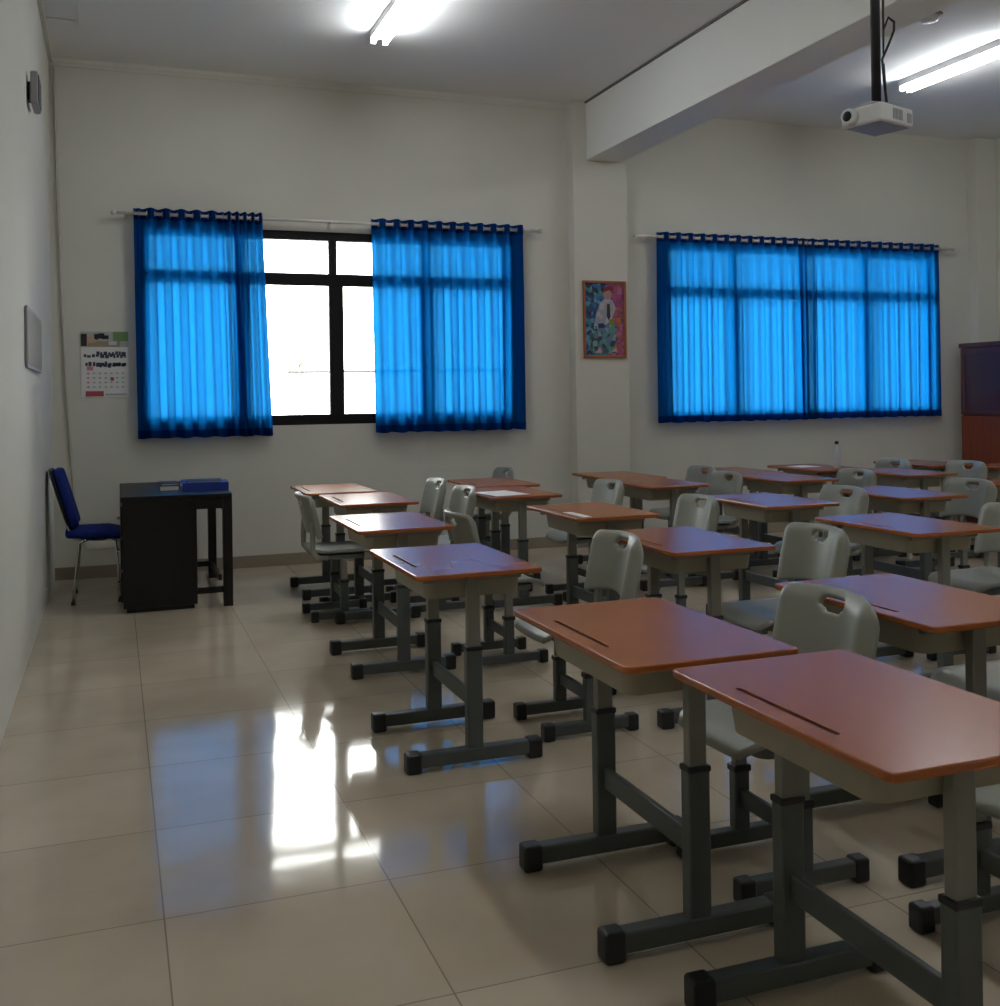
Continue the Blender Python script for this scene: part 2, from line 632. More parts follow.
def fold_profile(segs, n):
    """list of (u, offset_y) for a wavy cloth; segs = [(x0, x1, waves, amp)]"""
    pts = []
    for (x0, x1, waves, amp) in segs:
        k = max(10, int(waves * 20))
        for i in range(k):
            t = i / k
            pts.append((x0 + (x1 - x0) * t, amp * sin(2 * pi * waves * t), (x1 - x0) / waves * sin(4 * pi * waves * t)))
    pts.append((segs[-1][1], 0.0, 0.0))
    return pts


def curtain(label, segs, bot, seed, flare=(0.0, 0.0), group='blue eyelet curtains'):
    rnd = random.Random(seed)
    P = fold_profile(segs, 0)
    n = len(P) - 1
    x0, x1 = segs[0][0], segs[-1][1]
    top = 2.848
    ph = [rnd.uniform(0, 6.28) for _ in range(6)]

    def off(u, v):
        # v: 0 at the top, 1 at the bottom; the folds wander and relax on the way down
        i = min(n, max(0, int(round(u * n))))
        x, y, loop = P[i]
        s = (x - x0)
        d = v * (0.018 * sin(9 * s + ph[0]) + 0.012 * sin(23 * s + ph[1] + 1.5 * v))
        wx = v * (0.008 * sin(31 * s + ph[2]) + 0.006 * sin(17 * s + ph[3]))
        t = (x - x0) / (x1 - x0)
        wx += v * (flare[0] * (1 - t) + flare[1] * t)
        wx -= loop * 0.115 * min(1.0, max(0.0, (v - 0.05) / 0.3)) * (0.8 + 0.35 * sin(5 * s + ph[5]))
        yy = y * (1 - 0.12 * v) + 0.5 * d
        return x + wx, max(-0.058, min(0.055, yy))

    def sheet(v0, v1, dy, rows):
        g = MB()

        def fn(u, t):
            v = v0 + (v1 - v0) * t
            x, y = off(u, v)
            z = top + (bot - top) * v + (0.004 * sin(40 * x + ph[4]) if v > 0.98 else 0)
            return (x, ROD_Y + y + dy, z)
        g.grid(fn, n, rows)
        return g
    cl = sheet(0, 1, 0, 26).build('curtain', M['cloth'])
    tag(cl, label, 'curtain', group)
    L = top - bot
    sheet(0, 0.085 / L, -0.003, 3).build('heading_band', M['cloth2'], cl)
    sheet(1 - 0.062 / L, 1.0, -0.003, 3).build('hem', M['cloth2'], cl)
    # rings where the cloth crosses the rod
    for (a, b, waves, amp) in segs:
        k = int(waves * 2)
        for i in range(k + 1):
            xx = a + (b - a) * i / (waves * 2)
            if xx > b + 1e-6 or (i == k and b < x1):
                continue
            rg = MB().torus((0, 0, 0), 0.021, 0.0035, 'X', 14, 6).build('eyelet', M['eyelet'], cl)
            rg.location = (xx, ROD_Y, ROD_Z)
    return cl


curtain('blue curtain at the left of the half-open window, folds bunched at its right side',
        [(0.595, 0.635, 0.5, 0.03), (0.635, 1.27, 5.5, 0.042), (1.27, 1.575, 5, 0.048)], 1.062, 3, (0.015, 0.05))
curtain('blue curtain to the right of the uncovered window panes, nearest the poster column',
        [(2.47, 3.83, 11, 0.041)], 1.062, 11, (0.02, 0.0))
curtain('left half of the closed blue curtain pair, next to the poster column',
        [(5.15, 6.70, 12, 0.030), (6.70, 6.795, 1.5, 0.03)], 1.088, 5)
curtain('right half of the closed blue curtain pair, next to the red-brown cabinet',
        [(6.805, 6.92, 1.5, 0.034), (6.92, 8.42, 11.5, 0.030)], 1.092, 8)


def rod(label, x0, x1, brackets):
    r = MB().tube([(x0, ROD_Y, ROD_Z), (x1, ROD_Y, ROD_Z)], 0.0125, 12).build('curtain_rod', M['rod'])
    tag(r, label, 'curtain rod', 'curtain rods')
    for x, s in ((x0, -1), (x1, 1)):
        MB().lathe([(0.004, 0), (0.016, 0.004), (0.020, 0.02), (0.016, 0.036), (0.004, 0.042)], 12,
                   mtx=Matrix.Translation((x, ROD_Y, ROD_Z)) @ Matrix.Rotation(s * pi / 2, 4, 'Y')).build('finial', M['rod'], r)
    for bx in brackets:
        MB().box(bx - 0.009, bx + 0.009, ROD_Y + 0.0125, RY - 0.002, ROD_Z - 0.008, ROD_Z + 0.006, 0.002) \
            .box(bx - 0.014, bx + 0.014, RY - 0.008, RY - 0.001, ROD_Z - 0.04, ROD_Z + 0.03, 0.002) \
            .torus((bx, ROD_Y, ROD_Z), 0.0165, 0.004, 'X', 12, 6).build('bracket', M['rod'], r)


rod('pale metal rod over the half-open window, its middle bare between two curtains', 0.47, 3.98, (0.545, 2.13, 3.9))
rod('metal rod behind the closed curtain pair, right of the poster column', 4.95, 8.60, (5.08, 6.8, 8.52))

# ------------------------------------------------------------------ outside rail and twig seen through the open panes
rl = tag(MB().tube([(2.30, 12, 1.665), (5.2, 12, 1.675)], 0.016, 8).build('railing', M['rail']),
         'thin grey rail outside behind the uncovered window panes', 'railing')
for px_ in (2.86, 4.9):
    MB().tube([(px_, 12, -0.1), (px_, 12, 1.66)], 0.018, 8).build('post', M['rail'], rl)
tw = MB()
rt = random.Random(4)
tw.tube([(2.50, 12.3, -0.1), (2.49, 12.3, 0.9), (2.46, 12.3, 1.66), (2.42, 12.3, 1.95)], [0.012, 0.01, 0.007, 0.003], 6)
for k in range(9):
    z = 1.55 + 0.045 * k
    a = rt.uniform(0, 6.28)
    tw.tube([(2.46 - 0.1 * (z - 1.66), 12.3, z), (2.46 + 0.07 * cos(a), 12.3 + 0.05 * sin(a), z + 0.05),
             (2.46 + 0.13 * cos(a), 12.3 + 0.1 * sin(a), z + 0.08)], [0.005, 0.016, 0.001], 5)
tag(tw.build('plant', M['twig']), 'small leafy plant outside, just above the rail behind the window', 'plant')


# ------------------------------------------------------------------ student desk
ZT = 0.721
DW, DL = 0.481, 0.725      # X depth, Y length


def make_desk():
    root = thing('student_desk', '', 'desk', group='student desks')
    hx, hy = DW / 2, DL / 2
    top = MB().prism(rrect(-hx, hx, -hy, hy, 0.022), ZT - 0.018, ZT, bev=0.004).build('tabletop', M['top'], root)
    # pen groove cut into the board near the edge away from the sitter
    cut = MB().prism(rrect(-hx + 0.046, -hx + 0.060, -0.165, 0.165, 0.0068), ZT - 0.007, ZT + 0.02).build('cut', M['groove'])
    md = top.modifiers.new('b', 'BOOLEAN')
    md.operation = 'DIFFERENCE'
    md.solver = 'EXACT'
    md.object = cut
    bake(top)
    for p in top.data.polygons:
        p.use_smooth = False
    bpy.data.objects.remove(cut)
    MB().prism(rrect(-hx + 0.0465, -hx + 0.0595, -0.164, 0.164, 0.0064), ZT - 0.0072, ZT - 0.0052).build('pen_groove', M['groove'], top)
    # round-cornered storage tray hung under the board
    tx, ty = 0.197, 0.238
    zt, zb = ZT - 0.0185, ZT - 0.108
    tr = MB()
    o_top = rrect(-tx + 0.018, tx + 0.01, -ty - 0.006, ty + 0.002, 0.038, 8)
    o_bot = rrect(-tx + 0.030, tx - 0.0, -ty + 0.004, ty - 0.004, 0.038, 8)
    i_top = rrect(-tx + 0.026, tx + 0.002, -ty + 0.002, ty - 0.006, 0.033, 8)
    i_bot = rrect(-tx + 0.038, tx - 0.008, -ty + 0.012, ty - 0.012, 0.033, 8)
    b = bmesh.new()
    n = len(o_top)
    L = [[b.verts.new((x, y, z)) for x, y in pts] for pts, z in
         ((i_top, zt), (o_top, zt), (o_bot, zb), (i_bot, zb + 0.008))]
    for a_, c_ in ((0, 1), (1, 2)):
        for i in range(n):
            b.faces.new((L[a_][i], L[a_][(i + 1) % n], L[c_][(i + 1) % n], L[c_][i]))
    for i in range(n):
        b.faces.new((L[3][i], L[3][(i + 1) % n], L[0][(i + 1) % n], L[0][i]))
    b.faces.new(L[2])
    b.faces.new(L[3])
    bmesh.ops.recalc_face_normals(b, faces=b.faces)
    tr._merge(b, M['tray'], False)
    tr.build('storage_tray', None, root)
    ly = hy - 0.105
    for s in (-1, 1):
        leg = MB().box(-0.030, 0.030, s * ly - 0.021, s * ly + 0.021, 0.066, 0.43, 0.005).build('leg', M['lower'], root)
        MB().box(-0.0245, 0.0245, s * ly - 0.016, s * ly + 0.016, 0.425, ZT - 0.0185, 0.004).build('upper_tube', M['upper'], leg)
        MB().box(-0.0325, 0.0325, s * ly - 0.0235, s * ly + 0.0235, 0.420, 0.436, 0.004).build('collar', M['black'], leg)
        ft = MB().box(-0.225, 0.225, s * ly - 0.024, s * ly + 0.024, 0.018, 0.068, 0.006).build('foot', M['lower'], root)
        for e in (-1, 1):
            c = MB()
            c.box(min(e * 0.205, e * 0.262), max(e * 0.205, e * 0.262), s * ly - 0.028, s * ly + 0.028, 0.0, 0.074, 0.010, 3)
            c.build('end_cap', M['black'], ft)
    MB().box(-0.010, 0.010, -ly + 0.02, ly - 0.02, 0.205, 0.265, 0.004).build('crossbar', M['lower'], root)
    for s in (-1, 1):
        MB().box(-0.19, 0.19, s * ly - 0.012, s * ly + 0.012, ZT - 0.045, ZT - 0.019, 0.003).build('top_bracket', M['upper'], root)
    return root


# ------------------------------------------------------------------ student chair (sitter faces -X)
def make_chair():
    root = thing('student_chair', '', 'chair', group='student chairs')
    # seat
    sw, sd = 0.19, 0.20
    r = 0.07

    def half(t, R, W):          # half width at distance t from an end
        t = max(0.0, t)
        return W if t >= R else W - R + sqrt(max(0, R * R - (R - t) ** 2))

    def seat(u, v):
        x = -sd + 2 * sd * u
        W = half(min(u, 1 - u) * 2 * sd + 0.006, r, sw)
        y = (2 * v - 1) * W
        lip = max(0.0, (-x - 0.12) / 0.08)
        z = 0.425 - 0.035 * lip ** 2 - 0.012 * (1 - (y / sw) ** 2) + 0.02 * max(0, (x - 0.1) / 0.1) ** 2
        return (x, y, z)
    s = MB().grid(seat, 18, 16).build('seat', M['chair'], root)
    solidify(s, 0.018)
    MB().prism(rrect(-0.135, 0.16, -0.165, 0.165, 0.04), 0.372, 0.402, bev=0.004).build('seat_frame', M['chair_leg'], root)
    # backrest: curved around the sitter, hand slot at the top, arched lower edge
    H0, H1 = 0.500, 0.764
    nu, nv = 24, 20

    def back(u, v):
        q = 2 * u - 1
        W = half((1 - v) * (H1 - H0) + 0.004, 0.075, 0.222)
        if v < 0.3:
            W = min(W, half(v * (H1 - H0) + 0.012, 0.04, 0.222))
        y = q * W
        z = H0 + (H1 - H0) * v
        z += 0.032 * (1 - q * q) * (1 - v) ** 2 + 0.006 * (1 - q * q) * v ** 2
        x = 0.190 + 0.045 * v - 0.066 * (y / 0.2) ** 2 + 0.012 * v * v
        x += 0.060 * max(0.0, abs(y) / 0.222 - 0.80) / 0.20 + 0.02 * max(0.0, v - 0.88) / 0.12
        return (x, y, z)

    def slot(i, j):
        return abs(i + 0.5 - nu / 2) < 3.1 and 15 <= j <= 17 and not (j == 15 and abs(i + 0.5 - nu / 2) > 2.1)
    bk = MB().grid(back, nu, nv, skip=slot).build('backrest', M['chair'], root)
    solidify(bk, 0.024, sub=1)
    for sgn in (-1, 1):
        up = MB()
        y = sgn * 0.165
        up.tube([(0.10, y, 0.388), (0.16, y, 0.392), (0.190, y, 0.43), (0.192, y, 0.50), (0.186, y, 0.60)], 0.017, 10)
        up.build('back_support', M['chair'], root)
    ly = 0.150
    for sgn in (-1, 1):
        y = sgn * ly
        leg = MB().box(-0.025, 0.025, y - 0.018, y + 0.018, 0.059, 0.24, 0.005).build('leg', M['lower'], root)
        MB().box(-0.020, 0.020, y - 0.013, y + 0.013, 0.235, 0.374, 0.004).build('upper_tube', M['upper'], leg)
        MB().box(-0.029, 0.029, y - 0.022, y + 0.022, 0.228, 0.248, 0.004).build('collar', M['black'], leg)
        ft = MB().box(-0.175, 0.175, y - 0.020, y + 0.020, 0.016, 0.060, 0.005).build('foot', M['lower'], root)
        for e in (-1, 1):
            c = MB()
            c.box(min(e * 0.158, e * 0.206), max(e * 0.158, e * 0.206), y - 0.025, y + 0.025, 0.0, 0.066, 0.009, 3)
            c.build('end_cap', M['black'], ft)
    MB().box(-0.009, 0.009, -ly + 0.017, ly - 0.017, 0.13, 0.18, 0.003).build('crossbar', M['lower'], root)
    return root


# desks: x of the left (front) edge, y of the near edge, turn, label
DESKS = [
    (1.620, 1.386, 0.0, 'nearest student desk, large brown top at the bottom right of the photo'),
    (1.531, 2.153, 0.0, 'orange-brown student desk touching the far end of the nearest desk'),
    (2.466, 2.202, 0.0, 'student desk behind the large nearest chair backrest, at the right edge of the photo'),
    (1.424, 3.532, 0.0, 'lone student desk standing on the open floor beside the window reflection, pale sheen on top'),
    (2.511, 3.639, 0.0, 'bluish-sheen student desk right behind the chair of the lone front desk'),
    (3.735, 3.671, 0.0, 'wide blue-sheened student desk at far right, third from the aisle in the lone desk row'),
    (1.515, 4.860, 0.0, 'pale student desk just behind the lone front desk in the leftmost column'),
    (2.651, 4.857, 0.0, 'orange-brown student desk in mid-room with a pale strip on its left edge'),
    (3.825, 4.900, 0.0, 'blue-sheened student desk in the middle, third from the left in its row'),
    (4.780, 4.930, 0.0, 'blue-sheened student desk at right, fourth in its row, left of a full chair backrest'),
    (5.960, 4.980, 0.0, 'student desk cut by the right edge of the photo behind a grey chair'),
    (1.690, 6.110, 0.0, 'brightly lit student desk in the leftmost column, second from the window wall'),
    (1.635, 6.950, 0.0, 'bright student desk at the far end of the leftmost column by the window wall'),
    (2.640, 6.110, 0.0, 'reddish student desk with a sheet of paper on its left edge'),
    (2.820, 6.910, 0.0, 'reddish student desk against the window wall behind the desk with the paper'),
    (3.850, 6.310, 0.0, 'red-brown student desk in front of the poster column, nearer of two'),
    (3.920, 7.040, 0.0, 'red-brown student desk directly under the poster column by the wall'),
    (4.900, 6.270, 0.0, 'lilac-sheened student desk below the left half of the closed curtain pair'),
    (4.960, 7.000, 0.0, 'far student desk by the wall under the closed left curtain half'),
    (5.760, 7.010, 0.0, 'far dark-edged student desk with a white sheet on it under the closed curtains'),
    (5.985, 6.260, 0.0, 'small far student desk right of the water bottle'),
    (6.860, 6.980, 0.0, 'far reddish student desk by the wall below the right end of the closed curtains'),
    (7.200, 6.250, 0.0, 'far red student desk beside the red-brown cabinet'),
]
d0 = None
for (x, y, rz, lab) in DESKS:
    loc = (x + DW / 2, y + DL / 2, 0)
    if d0 is None:
        d0 = make_desk()
        d0.location = loc
        d0['label'] = lab
    else:
        dup(d0, loc, rz, lab)

# chairs: centre of the feet, turn, label
CHAIRS = [
    (2.17, 2.53, 0.0, 'large grey chair between the orange-brown desk and the right-edge desk, backrest slot in full view'),
    (2.50, 1.95, 0.0, 'grey chair of the nearest desk, only its dark foot showing at the bottom right'),
    (3.12, 2.56, 0.0, 'grey chair cut by the right edge, only its seat showing beside the right-edge desk'),
    (2.20, 3.93, 0.0, 'grey chair with small slot, between the lone front desk and the bluish desk'),
    (3.08, 3.78, 0.0, 'grey chair at centre right behind the bluish desk, whole backrest and seat showing'),
    (4.46, 4.03, 0.0, 'grey chair cut by the right edge behind the wide blue-sheened desk'),
    (2.285, 5.06, pi, 'grey chair turned round behind the second desk of the leftmost column, back against its tabletop'),
    (3.35, 5.20, 0.0, 'grey chair between the orange-brown middle desk and the blue-sheened middle desk'),
    (4.42, 5.28, 0.0, 'pale grey chair with dark slot right of the blue-sheened middle desk'),
    (5.46, 5.34, 0.0, 'grey chair at far right with its whole back showing, above the wide blue-sheened desk'),
    (1.745, 6.465, pi, 'grey chair at far left turned round to face the bright desks'),
    (2.36, 6.44, 0.0, 'grey chair squeezed between the bright left desks and the paper-topped desk'),
    (2.38, 7.14, 0.0, 'grey chair nearest the window wall behind the farthest bright left desk'),
    (3.40, 6.44, 0.0, 'small pale chair left of the red-brown desk under the poster'),
    (3.20, 7.95, 0.0, 'chair by the window wall, only its top showing above the farthest reddish desk'),
    (4.48, 6.68, 0.0, 'grey chair right of the nearer red-brown desk under the poster'),
    (4.65, 7.30, 0.0, 'grey chair by the wall right of the poster column'),
    (5.44, 6.42, 0.0, 'grey chair standing just below the water bottle'),
    (6.475, 7.22, 0.0, 'bluish far chair by the wall under the right half of the closed curtains'),
    (6.79, 6.735, 0.0, 'far grey chair in front of the red-brown cabinet'),
]
c0 = None
for (x, y, rz, lab) in CHAIRS:
    if c0 is None:
        c0 = make_chair()
        c0.location = (x, y, 0)
        c0['label'] = lab
    else:
        dup(c0, (x, y, 0), rz, lab)

# ------------------------------------------------------------------ teacher's desk
ZD = 0.742
td = thing('teacher_desk', "black wooden teacher's desk standing by the left wall under the window", 'desk', (0.815, 7.66, 0))
hx, hy = 0.345, 0.615
MB().box(-hx, hx, -hy, hy, ZD - 0.03, ZD, 0.004).build('tabletop', M['tdesk'], td)
for (sx, sy) in ((1, -1), (1, 1), (-1, 1)):
    MB().box(sx * (hx - 0.03) - 0.03, sx * (hx - 0.03) + 0.03, sy * (hy - 0.03) - 0.03, sy * (hy - 0.03) + 0.03, 0, ZD - 0.03, 0.003) \
        .build('leg', M['tdesk'], td)
ap = MB()
ap.box(hx - 0.045, hx - 0.02, -hy + 0.06, hy - 0.06, ZD - 0.13, ZD - 0.03)
ap.box(-hx + 0.06, hx - 0.06, hy - 0.045, hy - 0.02, ZD - 0.13, ZD - 0.03)
ap.box(0.12, hx - 0.06, -hy + 0.02, -hy + 0.045, ZD - 0.10, ZD - 0.03)
ap.build('apron', M['tdesk'], td)
MB().box(0.10, hx - 0.06, -hy + 0.02, -hy + 0.045, 0.09, 0.13).build('stretcher', M['tdesk'], td)
MB().box(-hx + 0.06, hx - 0.06, hy - 0.05, hy - 0.02, 0.09, 0.13).build('stretcher', M['tdesk'], td)
MB().box(hx - 0.05, hx - 0.025, -hy + 0.5, hy - 0.06, 0.09, 0.13).build('stretcher', M['tdesk'], td)
ped = MB().box(-hx + 0.01, 0.12, -hy + 0.005, -hy + 0.44, 0.03, ZD - 0.03, 0.004) \
    .box(-hx + 0.03, 0.10, -hy + 0.03, -hy + 0.41, 0.0, 0.03).build('drawer_cabinet', M['tdesk'], td)
for k in range(3):
    dr = MB().box(-hx - 0.004, -hx + 0.012, -hy + 0.03, -hy + 0.415, 0.07 + k * 0.21, 0.26 + k * 0.21, 0.003).build('drawer', M['tdesk'], ped)
    MB().tube([(-hx - 0.004, -hy + 0.18, 0.165 + k * 0.21), (-hx - 0.022, -hy + 0.20, 0.165 + k * 0.21),
               (-hx - 0.022, -hy + 0.28, 0.165 + k * 0.21), (-hx - 0.004, -hy + 0.30, 0.165 + k * 0.21)], 0.004, 8).build('handle', M['chrome'], dr)

# things on the teacher's desk


def book(name, label, x0, x1, y0, y1, z0, h, cover, rz=0.0, group='books and folders on the black desk'):
    cx, cy = (x0 + x1) / 2, (y0 + y1) / 2
    a, b_ = (x1 - x0) / 2, (y1 - y0) / 2
    r = thing(name, label, 'folder' if 'folder' in name or 'binder' in name else 'book', (cx, cy, z0), rz, group)
    c = MB()
    c.box(-a, a, -b_, b_, 0, 0.003)
    c.box(-a, a, -b_, b_, h - 0.003, h)
    c.box(-a, -a + 0.004, -b_, b_, 0.003, h - 0.003)
    c.build('cover', cover, r)
    MB().box(-a + 0.005, a - 0.006, -b_ + 0.005, b_ - 0.005, 0.0032, h - 0.0032).build('pages', M['paper'], r)
    return r


book('binder', "thick blue ring binder on the black desk's right side, spine towards the room", 0.885, 1.145, 7.25, 7.55, ZD, 0.055, M['binder'], pi / 2 - 0.03)
book('exercise_book', 'dark navy book lying on the blue binder', 0.90, 1.12, 7.29, 7.50, ZD + 0.055, 0.012, M['navy'], -0.12)
book('folder', "black folder at the middle of the black desk, left of the blue binder", 0.72, 0.85, 7.40, 7.68, ZD, 0.034, M['black'], 0.0)
book('exercise_book', 'thin blue book lying behind the blue binder on the black desk', 0.88, 1.12, 7.72, 8.00, ZD, 0.03, M['binder'], -0.1)
book('exercise_book', 'dark book topping the black folder on the black desk', 0.725, 0.845, 7.43, 7.66, ZD + 0.034, 0.014, M['navy'], 0.05)

# ------------------------------------------------------------------ teacher's chair
tc_ = thing('office_chair', 'blue upholstered chair with chrome legs standing between left wall and black desk', 'chair', (0.318, 7.74, 0), 0.0)


def cush(name, m, f, th, nu=16, nv=16):
    o = MB().grid(f, nu, nv).build(name, m, tc_)
    solidify(o, th, sub=1)
    return o


def rr(t, R, W):
    return W if t >= R else W - R + sqrt(max(0, R * R - (R - t) ** 2))


cush('seat_cushion', M['blue_fab'], lambda u, v: (-0.2 + 0.37 * u, (2 * v - 1) * rr(min(u, 1 - u) * 0.37 + 0.008, 0.09, 0.22),
                                                  0.460 + 0.012 * (1 - (2 * v - 1) ** 2) - 0.02 * max(0, u - 0.75) * 4), 0.05)
cush('seat_shell', M['offwhite'], lambda u, v: (-0.08 + 0.25 * u, (2 * v - 1) * rr(min(u, 1 - u) * 0.25 + 0.008, 0.09, 0.232),
                                                0.392 - 0.022 * (1 - (2 * v - 1) ** 2) * (1 - (2 * u - 1) ** 2)), 0.06)


def backpt(u, v, off):
    w_ = rr(min(v, 1 - v) * 0.40 + 0.008, 0.10, 0.215)
    q = 2 * u - 1
    return (-0.155 - 0.115 * v + off - 0.02 * (1 - q * q), q * w_, 0.505 + 0.395 * v)


cush('backrest_cushion', M['blue_fab'], lambda u, v: backpt(u, v, 0.028), 0.056)
cush('backrest_shell', M['black'], lambda u, v: backpt(u, v, -0.014), 0.014)
for s in (-1, 1):
    MB().tube([(0.145, s * 0.235, 0.01), (0.135, s * 0.225, 0.25), (0.12, s * 0.215, 0.41), (0.05, s * 0.205, 0.425)], 0.010, 10) \
        .build('leg', M['chrome'], tc_)
    MB().tube([(-0.15, s * 0.235, 0.01), (-0.13, s * 0.225, 0.22), (-0.11, s * 0.215, 0.41), (-0.05, s * 0.205, 0.425)], 0.010, 10) \
        .build('leg', M['chrome'], tc_)
    MB().tube([(-0.05, s * 0.17, 0.425), (-0.14, s * 0.165, 0.432), (-0.178, s * 0.16, 0.50), (-0.215, s * 0.14, 0.66)], 0.010, 10) \
        .build('back_support', M['chrome'], tc_)
    for x in (0.145, -0.15):
        MB().lathe([(0.014, 0), (0.016, 0.003), (0.015, 0.02), (0.011, 0.024)], 12, mtx=Matrix.Translation((x, s * 0.235, 0))) \
            .build('foot_cap', M['black'], tc_)

# ------------------------------------------------------------------ wall calendar
cal = thing('wall_calendar', 'white wall calendar with a photo strip on top, left of the blue curtains', 'calendar', (0.375, RY - 0.002, 1.64))
cw, chh = 0.172, 0.252


def sheet_box(mb, x0, x1, z0, z1, y, t=0.001, m=None):
    mb.box(x0, x1, y - t, y, z0, z1, m=m)


cp = MB()
sheet_box(cp, -cw, cw, -chh, chh, -0.001, 0.004, M['paper'])
cp.build('page', None, cal)
cm = dict(dark=flat('print_black', (0.03, 0.028, 0.03)), green=flat('print_green', (0.17, 0.30, 0.12)), tan=flat('print_tan', (0.33, 0.28, 0.18)),
          grey=flat('print_grey', (0.42, 0.45, 0.42)), navy=flat('print_navy', (0.06, 0.065, 0.11)), red=flat('print_red', (0.45, 0.07, 0.09)),
          pink=flat('print_pink', (0.62, 0.22, 0.30)), lilac=flat('print_lilac', (0.5, 0.48, 0.6)), skin=flat('print_skin', (0.55, 0.35, 0.28)))
ph_ = MB()
sheet_box(ph_, -cw, cw, 0.135, chh, -0.006, 0.0006, cm['grey'])
sheet_box(ph_, -cw + 0.05, cw - 0.06, 0.135, 0.18, -0.0068, 0.0005, cm['tan'])
sheet_box(ph_, 0.06, cw, 0.18, chh, -0.0068, 0.0005, cm['green'])
for (x0, x1, z0, z1, m) in ((-cw + 0.002, -cw + 0.045, 0.14, 0.235, 'dark'), (-cw + 0.045, -cw + 0.085, 0.165, 0.22, 'skin'),
                            (-0.075, -0.045, 0.19, 0.235, 'dark'), (-0.045, 0.0, 0.20, 0.24, 'dark'), (-0.02, 0.03, 0.195, 0.225, 'dark'),
                            (-0.085, -0.06, 0.17, 0.195, 'skin'), (0.03, 0.09, 0.15, 0.18, 'lilac')):
    sheet_box(ph_, x0, x1, z0, z1, -0.0074, 0.0005, cm[m])
ph_.build('photo_strip', None, cal)
tx = MB()
rc = random.Random(12)
for row, (z, a, b_) in enumerate(((0.085, -0.06, 0.155), (0.066, -0.15, 0.155), (0.004, -0.14, 0.16), (-0.006, -0.04, 0.155))):
    x = a
    while x < b_:
        wd = rc.uniform(0.016, 0.032)
        h_ = rc.uniform(0.009, 0.017)
        zc = z + rc.uniform(-0.006, 0.006)
        sheet_box(tx, x, min(b_, x + wd), zc - h_, zc + h_, -0.006, 0.0005, cm['navy'])
        x += wd + rc.uniform(0.003, 0.009)
    if row % 2:
        tx.build('lettering', None, cal)
        tx = MB()
dt = MB()
for i in range(7):
    for j in range(4):
        sheet_box(dt, -0.13 + i * 0.042, -0.112 + i * 0.042, -0.075 - j * 0.035, -0.062 - j * 0.035, -0.006, 0.0004, cm['grey' if i else 'pink'])
sheet_box(dt, -0.13, -0.085, -0.045, -0.015, -0.006, 0.0006, cm['pink'])
sheet_box(dt, 0.04, 0.065, -0.125, -0.10, -0.0066, 0.0006, cm['red'])
sheet_box(dt, -0.14, -0.01, -0.245, -0.205, -0.006, 0.0006, cm['red'])
sheet_box(dt, 0.0, 0.16, -0.24, -0.225, -0.006, 0.0006, cm['grey'])
dt.build('date_table', None, cal)

# ------------------------------------------------------------------ framed picture on the column (a plain colourful collage)
pf = thing('framed_poster', 'colourful framed poster hanging on the column between the two windows', 'poster', (4.585, RY - 0.132, 2.03))
pw, phh = 0.212, 0.345
fr = MB()
fr.box(-pw, pw, -0.022, -0.002, phh - 0.022, phh, 0.003)
fr.box(-pw, pw, -0.022, -0.002, -phh, -phh + 0.022, 0.003)
fr.box(-pw, -pw + 0.022, -0.022, -0.002, -phh + 0.022, phh - 0.022, 0.003)
fr.box(pw - 0.022, pw, -0.022, -0.002, -phh + 0.022, phh - 0.022, 0.003)
fr.build('frame', M['posterframe'], pf)


def collage(name, cols, scale):
    m = bpy.data.materials.new(name)
    m.use_nodes = True
    nt = m.node_tree
    b = nt.nodes['Principled BSDF']
    tc = nt.nodes.new('ShaderNodeTexCoord')
    v = nt.nodes.new('ShaderNodeTexVoronoi')
    v.inputs['Scale'].default_value = scale
    nt.links.new(tc.outputs['Object'], v.inputs['Vector'])
    sp = nt.nodes.new('ShaderNodeSeparateColor')
    nt.links.new(v.outputs['Color'], sp.inputs[0])
    cr = nt.nodes.new('ShaderNodeValToRGB')
    cr.color_ramp.interpolation = 'CONSTANT'
    cr.color_ramp.elements[0].color = (*cols[0], 1)
    cr.color_ramp.elements[1].color = (*cols[-1], 1)
    cr.color_ramp.elements[1].position = (len(cols) - 1) / len(cols)
    for i, c in enumerate(cols[1:-1]):
        e = cr.color_ramp.elements.new((i + 1) / len(cols))
        e.color = (*c, 1)
    nt.links.new(sp.outputs[0], cr.inputs['Fac'])
    nt.links.new(cr.outputs['Color'], b.inputs['Base Color'])
    b.inputs['Roughness'].default_value = 0.4
    return m


mblue = collage('print_blue_mosaic', [(0.01, 0.05, 0.16), (0.02, 0.12, 0.32), (0.10, 0.27, 0.45), (0.01, 0.02, 0.05), (0.05, 0.2, 0.22)], 28)
mred = collage('print_red_mosaic', [(0.24, 0.04, 0.13), (0.32, 0.05, 0.16), (0.30, 0.09, 0.05), (0.17, 0.04, 0.16), (0.38, 0.13, 0.22)], 30)
mteal = collage('print_teal_mosaic', [(0.08, 0.24, 0.22), (0.03, 0.09, 0.11), (0.16, 0.33, 0.28), (0.02, 0.03, 0.07), (0.10, 0.16, 0.25)], 26)
mwhite = collage('print_pale_mosaic', [(0.42, 0.38, 0.44), (0.30, 0.30, 0.34), (0.46, 0.40, 0.42), (0.26, 0.30, 0.36), (0.38, 0.33, 0.40)], 22)
pr = MB()
a_, b_ = pw - 0.022, phh - 0.022


def flatpoly(mb, pts, y, t, m):
    mb.prism(pts, 0, t, m=m, mtx=Matrix.Translation((0, y, 0)) @ Matrix.Rotation(pi / 2, 4, 'X'))


